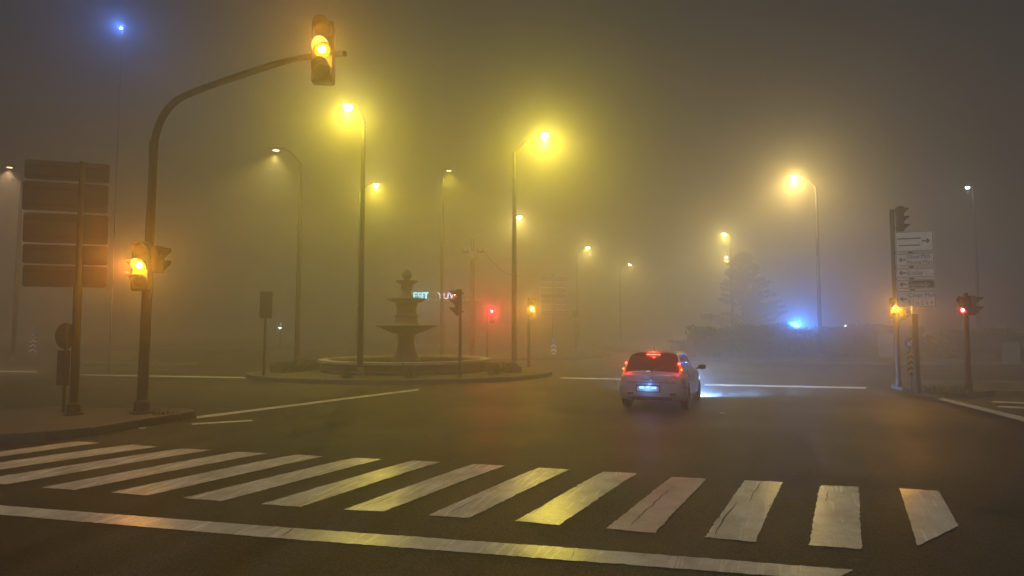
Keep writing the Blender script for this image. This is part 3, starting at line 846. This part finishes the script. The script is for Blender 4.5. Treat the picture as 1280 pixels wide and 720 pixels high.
# ================================================================== PLANTING
def leaves(n, fn, size, seed, tilt=1.0):
    rnd = random.Random(seed); vs, fs = [], []
    for _ in range(n):
        c = Vector(fn(rnd)); s = size * rnd.uniform(.6, 1.4)
        a = Vector((rnd.gauss(0, 1), rnd.gauss(0, 1), rnd.gauss(0, 1) * tilt)).normalized()
        b = a.cross(Vector((rnd.gauss(0, 1), rnd.gauss(0, 1), rnd.gauss(0, 1)))).normalized()
        o = len(vs)
        vs += [tuple(c - a * s), tuple(c + b * s * .45), tuple(c + a * s), tuple(c - b * s * .45)]
        fs.append((o, o + 1, o + 2, o + 3))
    return MB().add(vs, fs)
def hedge(name, label, c, L, W, H, rz, n, size, seed, wav=.25, cat='hedge', group=None, m='leaf'):
    t = thing(name, label, cat, c, rz, group)
    ph = [random.Random(seed + k).uniform(0, 6) for k in range(4)]
    def hh(x): return H * (1 + wav * (.5 * math.sin(x * .9 + ph[0]) + .3 * math.sin(x * 2.3 + ph[1]) + .2 * math.sin(x * 5.1 + ph[2])))
    def fn(r_):
        x = r_.uniform(-L / 2, L / 2); u = r_.random()
        h = hh(x)
        if u < .5: return (x, -W / 2 * r_.uniform(.75, 1.05) , r_.uniform(.02, 1) * h)
        return (x, r_.uniform(-W / 2, W / 2), h * (1 - abs(r_.gauss(0, .12))))
    leaves(n, fn, size, seed).build('foliage', M[m], t)
    k = max(2, int(L / 1.2)); st = MB()
    for i in range(k):
        x = -L / 2 + L * (i + .5) / k
        st.tube([(x, 0, 0), (x + .1, 0, H * .75)], [.05, .02], 5)
    core = MB(); m_ = max(3, int(L / .8)); vs = []
    for i in range(m_ + 1):
        x = -L / 2 + L * i / m_; h = hh(x) * .86
        vs += [(x, -W * .38, 0), (x, -W * .36, h * .8), (x, 0, h), (x, W * .36, h * .8), (x, W * .38, 0)]
    fs = [(i * 5 + q, i * 5 + q + 1, (i + 1) * 5 + q + 1, (i + 1) * 5 + q) for i in range(m_) for q in range(4)] + [(0, 1, 2, 3, 4), tuple(m_ * 5 + q for q in range(5))]
    core.add(vs, fs).build('branches', M['bark'], t)
    return t
hedge('hedge', 'low clipped hedge on the island left of the fountain pool', (-9.6, 29.3, .15), 2.3, .9, .42, R(62), 700, .06, 1, .1, group='low hedges beside the fountain pool')
hedge('hedge', 'low clipped hedge on the island right of the fountain pool', (-.45, 28.9, .15), 1.9, .9, .38, R(-50), 600, .06, 2, .1, group='low hedges beside the fountain pool')
for i, (x, y, s) in enumerate(((-3.9, 25.3, .34), (-.7, 27.0, .30), (-6.3, 25.15, .22))):
    t = thing('shrub', ('small shrub in front of the fountain pool, left of the thin signal post', 'small shrub near the right end of the fountain pool wall', 'small shrub at the foot of the lamp pole before the pool')[i], 'shrub', (x, y, .15), 0, 'shrubs before the pool wall')
    leaves(260, lambda r_: (r_.gauss(0, s * .4), r_.gauss(0, s * .4), abs(r_.gauss(.35, .3)) * s * 1.4), .07, 30 + i).build('foliage', M['leaf'], t)
    MB().tube([(0, 0, 0), (0, 0, s * .6)], .02, 5).build('stem', M['bark'], t)
HG = 'bushes along the far verge'
hedge('hedge', 'tall dark hedge under the blue light beyond the far kerb', (19.6, 44.5, .15), 15.0, 2.4, 2.0, R(-2), 9000, .16, 5, .12, group=HG)
hedge('hedge', 'dark hedge behind the right direction sign and signals', (34.5, 43.0, .15), 14.0, 2.4, 1.65, R(-3), 7000, .16, 6, .2, group=HG)
hedge('hedge', 'low dark bank of bushes at the foot of the conifer', (14.6, 49, .15), 5.5, 2.0, .95, R(14), 2600, .15, 7, .3, group=HG)
def conifer(label, c, H, Rb, n, seed):
    t = thing('conifer_tree', label, 'tree', c, 0, 'trees on the far verge')
    rnd = random.Random(seed)
    MB().tube([(0, 0, 0), (.05, 0, H * .5), (0, 0, H * .97)], [.16, .10, .02], 8).build('trunk', M['bark'], t)
    br = MB(); tips = []
    for k in range(95):
        z = H * (.05 + .93 * (k / 95) ** .9); a = rnd.uniform(0, 6.28)
        r_ = Rb * (1 - (z / H)) ** .75 * rnd.uniform(.7, 1.15) + .12
        tip = Vector((r_ * math.cos(a), r_ * math.sin(a), z + r_ * .25))
        br.tube([(0, 0, z), tuple(tip)], [.03, .008], 4, cap=False); tips.append((Vector((0, 0, z)), tip))
    br.build('branches', M['bark'], t)
    def fn(r2):
        a, b = tips[r2.randrange(len(tips))]
        u = r2.random() ** .6
        p = a.lerp(b, u); w_ = .20 * (1.2 - u * .6)
        return (p.x + r2.gauss(0, w_), p.y + r2.gauss(0, w_), p.z + r2.gauss(0, w_ * .7))
    leaves(n, fn, .15, seed).build('crown', M['needle'], t)
    return t
conifer('dark conical conifer standing in the fog right of the silver car', (25.0, 71, .15), 10.2, 5.0, 15000, 11)
# weeds at the foot of the left mast
wd_ = MB(); rnd = random.Random(4)
for (px, py, nn) in ((186, 517, 60), (197, 518.5, 40), (210, 518.5, 26), (92, 517.5, 24), (168, 517, 20)):
    c = flat(px, py, .145)
    for _ in range(nn):
        x, y = c.x + rnd.gauss(0, .09), c.y + rnd.gauss(0, .06); h = rnd.uniform(.04, .15); a = rnd.uniform(0, 6.28)
        dx, dy = math.cos(a) * .008, math.sin(a) * .008; lx_, ly_ = rnd.gauss(0, .04), rnd.gauss(0, .04)
        wd_.add([(x - dx, y - dy, .14), (x + dx, y + dy, .14), (x + lx_, y + ly_, .14 + h)], [(0, 1, 2)])
wo = wd_.build('weeds', M['leaf']); wo['kind'] = 'stuff'; wo['label'] = 'tufts of weeds at the foot of the left masts'
wd_ = MB()
for _ in range(900):
    c = flat(rnd.uniform(1128, 1215), rnd.uniform(483.5, 493), .12)
    h = rnd.uniform(.05, .22); a = rnd.uniform(0, 6.28); dx, dy = math.cos(a) * .012, math.sin(a) * .012
    wd_.add([(c.x - dx, c.y - dy, .11), (c.x + dx, c.y + dy, .11), (c.x + rnd.gauss(0, .05), c.y + rnd.gauss(0, .05), .11 + h)], [(0, 1, 2)])
wo = wd_.build('grass', M['leaf']); wo['kind'] = 'stuff'; wo['label'] = 'rough grass on the right island'

# ================================================================== UTILITY POLE, NEON, SMALL FAR LIGHTS
B = D(590, 447, 43.5); B.z = 0
t = thing('utility_pole', 'utility pole with crossarm and box behind the fountain right side', 'utility pole', B)
zt = D(590, 299, 43.5).z
MB().tube([(0, 0, 0), (0, 0, zt)], [.17, .11], 10).build('pole', M['bark'], t)
zc2 = D(590, 315, 43.5).z
MB().box((0, -.1, zc2), (1.5, .10, .12)).build('crossarm', M['bark'], t)
MB().box((.1, -.22, zc2 - .25), (.55, .25, .5), bev=.03).build('junction_box', M['galv'], t)
for q in (-.65, -.3, .35, .68): MB().lathe([(.04, 0), (.06, .05), (.03, .09), (.055, .13), (.02, .18)], 8, c=(q, -.1, zc2 + .06)).build('insulator', M['stone2'], t)
e = D(650, 345, 46) - B
MB().tube([Vector((.68, -.1, zc2 + .15)).lerp(e, k / 10) + Vector((0, 0, -.5 * math.sin(math.pi * k / 10))) for k in range(11)], .016, 5).build('cable', M['black'], t)

YB = 70
B = D(545, 434, YB); B.z = .15
t = thing('shop_building', 'low flat roofed shop far behind the fountain carrying a cyan neon sign', 'building', B)
MB().box((0, 4, 2.35), (8.6, 8, 4.7)).build('wall', M['wall'], t)
MB().box((0, 3.98, 4.78), (8.9, 8.3, .16)).build('roof', M['kerb'], t)
for q in (-2.9, 0, 2.9):
    wf = MB().box((q, -.03, 1.55), (2.2, .06, 2.3)).build('window', M['pole_black'], t)
    MB().box((q, -.07, 1.55), (1.95, .03, 2.05)).build('pane', M['glass'], wf)
zs = D(545, 373.5, YB).z - .15
fr = MB()
for q in (-3, -1, 1, 3): fr.box((q, .15, (4.8 + zs) / 2), (.06, .06, zs - 4.7))
fr.box((0, .15, zs + .2), (6.6, .05, .06)).build('sign_frame', M['pole_dark'], t)
x0 = D(516, 376, YB).x - B.x
text('neon_letters', 'ESIT', .98, M['neon'], t, (x0, 0, zs), 0, .95, .04)
x1 = D(547, 376, YB).x - B.x
text('neon_letters', 'YUV', .98, M['neon2'], t, (x1, 0, zs), 0, .95, .04)
light('POINT', 60, (.3, .8, 1), (x0 + 1.3, -.6, zs + .4), t, .3, 'neon_light')

def post_lamp(label, px, py, Y, power, col, m, s=.1, z0=.15, name='post_lamp', cat='lamp', hd=True):
    q = D(px, py, Y)
    t = thing(name, label, cat, (q.x, q.y, z0))
    h = q.z - z0
    MB().tube([(0, .1, 0), (0, .1, h + .05)], [.06, .04] if h < 8 else [.028, .016], 8).build('post', M['pole_dark'], t)
    MB().box((0, .08, h), (s * 3.2, s * 1.6, s * 2.4), bev=.02).build('lamp_head', M['pole_black'], t)
    MB().plate(rrect(s * 1.9, s * 1.7, s * .5), 0, .01).build('lens', m, t, (0, -s * .75 + .06, h))
    if power: light('POINT', power, col, (0, -s * 2.2, h + .02), t, s * .6)
    return t
post_lamp('small white lamp on a short post far left of the fountain', 350, 410, 60, 14, (.8, .9, 1), M['lamp_white'], .09)
post_lamp('tiny white lamp above the hedge left of the right signal mast', 1057, 407, 47, 6, (.9, .9, 1), M['lamp_white'], .05)
post_lamp('blue floodlight glowing just above the hedge on the right', 992, 408, 46.5, 2100, (.03, .25, 1.0), M['blue_flood'], .32, name='floodlight', cat='floodlight')
post_lamp('blue lens ghost spot at upper left, built as a lamp on a made-up slender mast', 151, 35, 30, 260, (.08, .25, 1.0), M['blue_on'], .06, z0=0, name='ghost_spot_mast', cat='flare_spot')  # lens ghost spot; mast and lamp are made up to carry it

# ================================================================== SILVER CAR
CY = R(-22)
t = thing('hatchback_car', 'silver hatchback seen from behind with red tail lamps lit, turning right', 'car', (3.44, 16.3, gz(3.44, 16.3)), CY)
KEY = [  # y, z bottom, half width, shoulder z, top z, half roof width
    (0.00, .36, .70, .80, .885, .63), (.05, .30, .765, .83, .93, .655), (.14, .25, .80, .865, 1.08, .64), (.30, .23, .818, .895, 1.30, .60),
    (.46, .22, .822, .905, 1.405, .565), (.75, .20, .823, .905, 1.43, .565), (1.2, .20, .823, .90, 1.44, .572), (1.7, .20, .823, .89, 1.435, .572),
    (2.08, .20, .823, .88, 1.395, .56), (2.45, .20, .822, .87, 1.18, .60), (2.85, .20, .82, .855, .935, .66), (3.2, .21, .80, .80, .87, .64),
    (3.5, .24, .75, .72, .775, .58), (3.70, .30, .66, .64, .68, .5), (3.80, .38, .52, .56, .60, .42)]
K = np.array(KEY)
NS = 72
ys = np.concatenate([np.linspace(0, .5, 24), np.linspace(.5, 3.0, 30)[1:], np.linspace(3.0, 3.8, 20)[1:]])
par = [np.interp(ys, K[:, 0], K[:, c]) for c in range(1, 6)]
# light smoothing
for c in range(5):
    for _ in range(3): par[c][1:-1] = .25 * par[c][:-2] + .5 * par[c][1:-1] + .25 * par[c][2:]
SEC = 40
def section(i):
    zb, ws, zs_, zt, wr = (par[c][i] for c in range(5))
    P = [(0, zb), (ws * .86, zb), (ws * .97, zb + .10), (ws, zb + .24), (ws * .995, zs_ - .10), (ws * .965, zs_), (wr + (ws - wr) * .30, zs_ + (zt - zs_) * .45), (wr + .03, zt - .07 * min(1, (zt - zs_) / .2)), (wr - .07, zt - .012), (wr * .5, zt + .008), (0, zt + .012)]
    return P
TS = []  # section parameter of each sample, 0..10
for a, b, n_ in ((0, 1, 3), (1, 2, 3), (2, 3, 3), (3, 4, 5), (4, 5, 4), (5, 6, 5), (6, 7, 5), (7, 8, 4), (8, 9, 3), (9, 10, 3)):
    TS += [a + (b - a) * k / n_ for k in range(n_)]
TS.append(10.0)
def cr1(P, u):
    i = min(int(u), len(P) - 2); f = u - i
    p0, p1, p2, p3 = (np.array(P[max(i - 1, 0)]), np.array(P[i]), np.array(P[i + 1]), np.array(P[min(i + 2, len(P) - 1)]))
    cc = .5 * ((2 * p1) + (p2 - p0) * f + (2 * p0 - 5 * p1 + 4 * p2 - p3) * f * f + (3 * p1 - p0 - 3 * p2 + p3) * f ** 3)
    ll = p1 + (p2 - p1) * f
    return .6 * cc + .4 * ll
grid = [[cr1(section(i), u) for u in TS] for i in range(len(ys))]
def region(y, u, z):
    """which part a skin face belongs to"""
    if .07 < y < .47 and u > 7.25 and z > .95: return 'rear_window'
    if .02 < y < .36 and 5.6 < u <= 7.25 and z > .93: return 'tail_lamp'
    if y < .34 and z < .60: return 'rear_bumper'
    if 2.12 < y < 2.86 and u > 7.6: return 'windscreen'
    if .62 < y < 2.62 and 5.45 < u < 7.0 and z > .93:
        if abs(y - 1.42) < .05: return 'body'
        return 'side_window'
    if y > 3.45 and z < .52: return 'front_bumper'
    if 3.42 < y < 3.74 and 4.0 < u < 5.6 : return 'headlamp'
    return 'body'
faces = {}
nT = len(TS)
for side in (1, -1):
    for i in range(len(ys) - 1):
        for j in range(nT - 1):
            yc = (ys[i] + ys[i + 1]) / 2; uc = (TS[j] + TS[j + 1]) / 2
            zc_ = (grid[i][j][1] + grid[i + 1][j + 1][1]) / 2; xc = side * (grid[i][j][0] + grid[i + 1][j + 1][0]) / 2
            r_ = region(yc, uc, zc_)
            # wheel arches
            for wy in (.62, 3.05):
                if (yc - wy) ** 2 + (zc_ - .30) ** 2 < .345 ** 2 and uc > 1 and uc < 5: r_ = None
            if r_ is None: continue
            key = (r_, side) if r_ in ('side_window', 'tail_lamp', 'headlamp') else (r_, 0)
            faces.setdefault(key, []).append((side, i, j))
MATS = {'body': 'carpaint', 'rear_window': 'glass', 'tail_lamp': 'tail_on', 'rear_bumper': 'carpaint', 'windscreen': 'glass', 'side_window': 'glass', 'front_bumper': 'carpaint', 'headlamp': 'head_on'}
OFF = {'rear_window': .004, 'tail_lamp': .012, 'rear_bumper': .03, 'windscreen': .004, 'side_window': -.006, 'front_bumper': .02, 'headlamp': .004, 'body': 0}
def body_part(key):
    vs, fs, idx = [], [], {}
    r_ = key[0]
    def vert(side, i, j):
        if j in (0, nT - 1): k = (0, i, j)
        else: k = (side, i, j)
        if k not in idx:
            x, z = grid[i][j]; o = OFF[r_]
            u = TS[j]
            nxz = Vector((x, (z - .75) * 1.2)).normalized() if Vector((x, z - .75)).length > 0 else Vector((0, 1))
            yy = ys[i] - (o * 1.0 if (ys[i] < .5) else (-o if ys[i] > 3.4 else 0))
            idx[k] = len(vs); vs.append((side * (x + nxz.x * o), yy, z + nxz.y * o * (1 if r_ not in ('rear_bumper', 'front_bumper') else .0)))
        return idx[k]
    for side, i, j in faces[key]:
        q = (vert(side, i, j), vert(side, i + 1, j), vert(side, i + 1, j + 1), vert(side, i, j + 1))
        fs.append(q if side > 0 else q[::-1])
    if r_ in ('rear_bumper', 'body', 'front_bumper'):
        # close the blunt ends
        for (i, sg) in ((0, 1), (len(ys) - 1, -1)):
            if (r_ == 'front_bumper') != (i != 0) and r_ != 'body': continue
            for side in (1, -1):
                for j in range(nT - 1):
                    zc_ = (grid[i][j][1] + grid[i][j + 1][1]) / 2
                    low = zc_ < (.60 if i == 0 else .52)
                    if low != (r_ != 'body'): continue
                    a, b = vert(side, i, j), vert(side, i, j + 1)
                    xa, za = vs[a][0], vs[a][2]; xb, zb = vs[b][0], vs[b][2]
                    o = len(vs); yy = vs[a][1]
                    vs.append((0, yy - .012 * sg, za)); vs.append((0, yy - .012 * sg, zb))
                    fs.append((a, b, o + 1, o))
    m_ = MB().add(vs, fs); m_.smooth = True
    return m_
carparts = {}
for key in faces:
    carparts[key] = body_part(key).build(key[0], M[MATS[key[0]]], t)
# shut line under the tailgate, handle bar, badge, plate
tg = carparts[('body', 0)]
MB().box((0, -.012, .70), (1.22, .02, .012)).build('tailgate_seam', M['trim'], t)
MB().box((0, -.028, .735), (.46, .03, .035), bev=.01).build('boot_handle', M['carpaint'], t)
MB().lathe([(.045, 0), (.045, .012), (.03, .018), (.002, .02)], 16).rot(Matrix.Rotation(R(90), 4, 'X')).build('badge', M['alloy'], t, (0, -.022, .80))
MB().box((.38, -.018, .775), (.10, .012, .022)).build('model_lettering', M['alloy'], t)
pl_ = MB().plate(rrect(.54, .125, .015), -.012, .002).build('number_plate', M['plate'], t, (-.08, -.05, .545))
MB().plate(rrect(.60, .17, .02), 0, .02).build('plate_recess', M['trim'], t, (-.08, -.05, .55))
for q in (-.15, .15):
    MB().box((q, -.02, .028), (.12, .012, .05), bev=.005).build('plate_lamp', M['plate_on'], pl_)
MB().box((0, -.012, .33), (1.0, .03, .10), bev=.01).build('bumper_vent', M['trim'], t)
for q in (-.52, .52): MB().box((q, -.045, .43), (.15, .02, .05), bev=.008).build('bumper_reflector', M['lens_off_r'], t)
MB().tube([(-.42, .12, .25), (-.42, -.03, .24)], .028, 10).build('exhaust', M['alloy'], t)
# high brake lamp, wiper, roof aerial
MB().box((0, .352, 1.375), (.34, .03, .022)).rot(Matrix.Identity(4)).build('brake_lamp', M['tail_core'], t)
MB().tube([(-.02, .03, .96), (.30, .10, 1.09)], .012, 6).build('wiper', M['trim'], t)
MB().tube([(0, .55, 1.43), (0, .42, 1.60)], [.008, .004], 6).build('aerial', M['trim'], t)
MB().box((0, .445, 1.432), (1.0, .16, .025), bev=.01).build('spoiler', M['carpaint'], t)
for sd in (-1, 1):
    lamp = carparts.get(('tail_lamp', sd))
    MB().lathe([(.035, 0), (.028, .02), (.002, .03)], 12).rot(Matrix.Rotation(R(90), 4, 'X')).build('bulb', M['tail_core'], lamp, (sd * .655, .16, 1.16))
    MB().lathe([(.022, 0), (.018, .015), (.002, .02)], 12).rot(Matrix.Rotation(R(90), 4, 'X')).build('bulb', M['tail_amber'], lamp, (sd * .715, .09, 1.02))
    # mirrors
    mb = MB().lathe([(.002, -.07), (.07, -.055), (.10, 0), (.085, .05), (.002, .075)], 14, sx=1.1, sy=.8).build('wing_mirror', M['trim'], t, (sd * .97, 2.35, .98))
    MB().tube([(sd * .80, 2.35, .93), (sd * .92, 2.35, .96)], .025, 6).build('mirror_arm', M['trim'], mb, (-sd * .97, -2.35, -.98))
    MB().box((sd * .832, 1.62, .80), (.02, .17, .03), bev=.006).build('door_handle', M['carpaint'], t)
    for wy in (.62, 3.05):
        wh = MB().lathe([(.20, -.09), (.275, -.095), (.30, -.06), (.30, .06), (.275, .095), (.20, .09)], 28).rot(Matrix.Rotation(R(90), 4, 'Y')).build('tyre', M['rubber'], t, (sd * .725, wy, .30))
        MB().lathe([(.205, -.02), (.205, .07), (.17, .075), (.14, .055), (.05, .075), (.002, .08)], 24).rot(Matrix.Rotation(R(90) * sd, 4, 'Y')).build('rim', M['alloy'], wh)
        # inner arch
        MB().tube([(sd * .55, wy, .32), (sd * .80, wy, .32)], .335, 24).build('wheel_arch', M['black'], t) if False else MB().box((sd * .45, wy, .45), (.3, .66, .4)).build('wheel_arch', M['black'], t)
# lamps' own light
for sd in (-1, 1):
    light('POINT', 6.5, (1, .03, .02), (sd * .66, -.10, 1.14), t, .05, 'tail_light')
    light('SPOT', 9000, (.25, .48, 1.0), (sd * .55, 3.92, .62), t, .06, 'head_light', aim=(0.22, 1, -.45), angle=125, blend=1.0)
light('POINT', 10, (1, .03, .02), (0, .29, 1.415), t, .03, 'brake_light')
light('POINT', 3, (.2, .4, 1), (-.08, -.18, .60), t, .03, 'plate_light')

# ================================================================== FOG
hb = MB().box((0, 95, 6.75), (330, 290, 19.5)).build('haze', M['black'])
hm_ = bpy.data.materials.new('night_fog'); hm_.use_nodes = True
n_ = hm_.node_tree; n_.nodes.clear()
o_ = n_.nodes.new('ShaderNodeOutputMaterial'); sh_ = []
for dens, an in FOG:
    pv = n_.nodes.new('ShaderNodeVolumePrincipled')
    pv.inputs['Color'].default_value = (0.92, 0.92, 0.92, 1)
    pv.inputs['Density'].default_value = dens
    pv.inputs['Anisotropy'].default_value = an
    pv.inputs['Density Attribute'].default_value = ''
    sh_.append(pv)
ad_ = n_.nodes.new('ShaderNodeAddShader')
n_.links.new(sh_[0].outputs[0], ad_.inputs[0]); n_.links.new(sh_[1].outputs[0], ad_.inputs[1])
n_.links.new(ad_.outputs[0], o_.inputs['Volume'])
try: hm_.cycles.homogeneous_volume = True
except Exception: pass
hb.data.materials.clear(); hb.data.materials.append(hm_)
hb['kind'] = 'stuff'; hb['label'] = 'thick night fog over the whole junction'
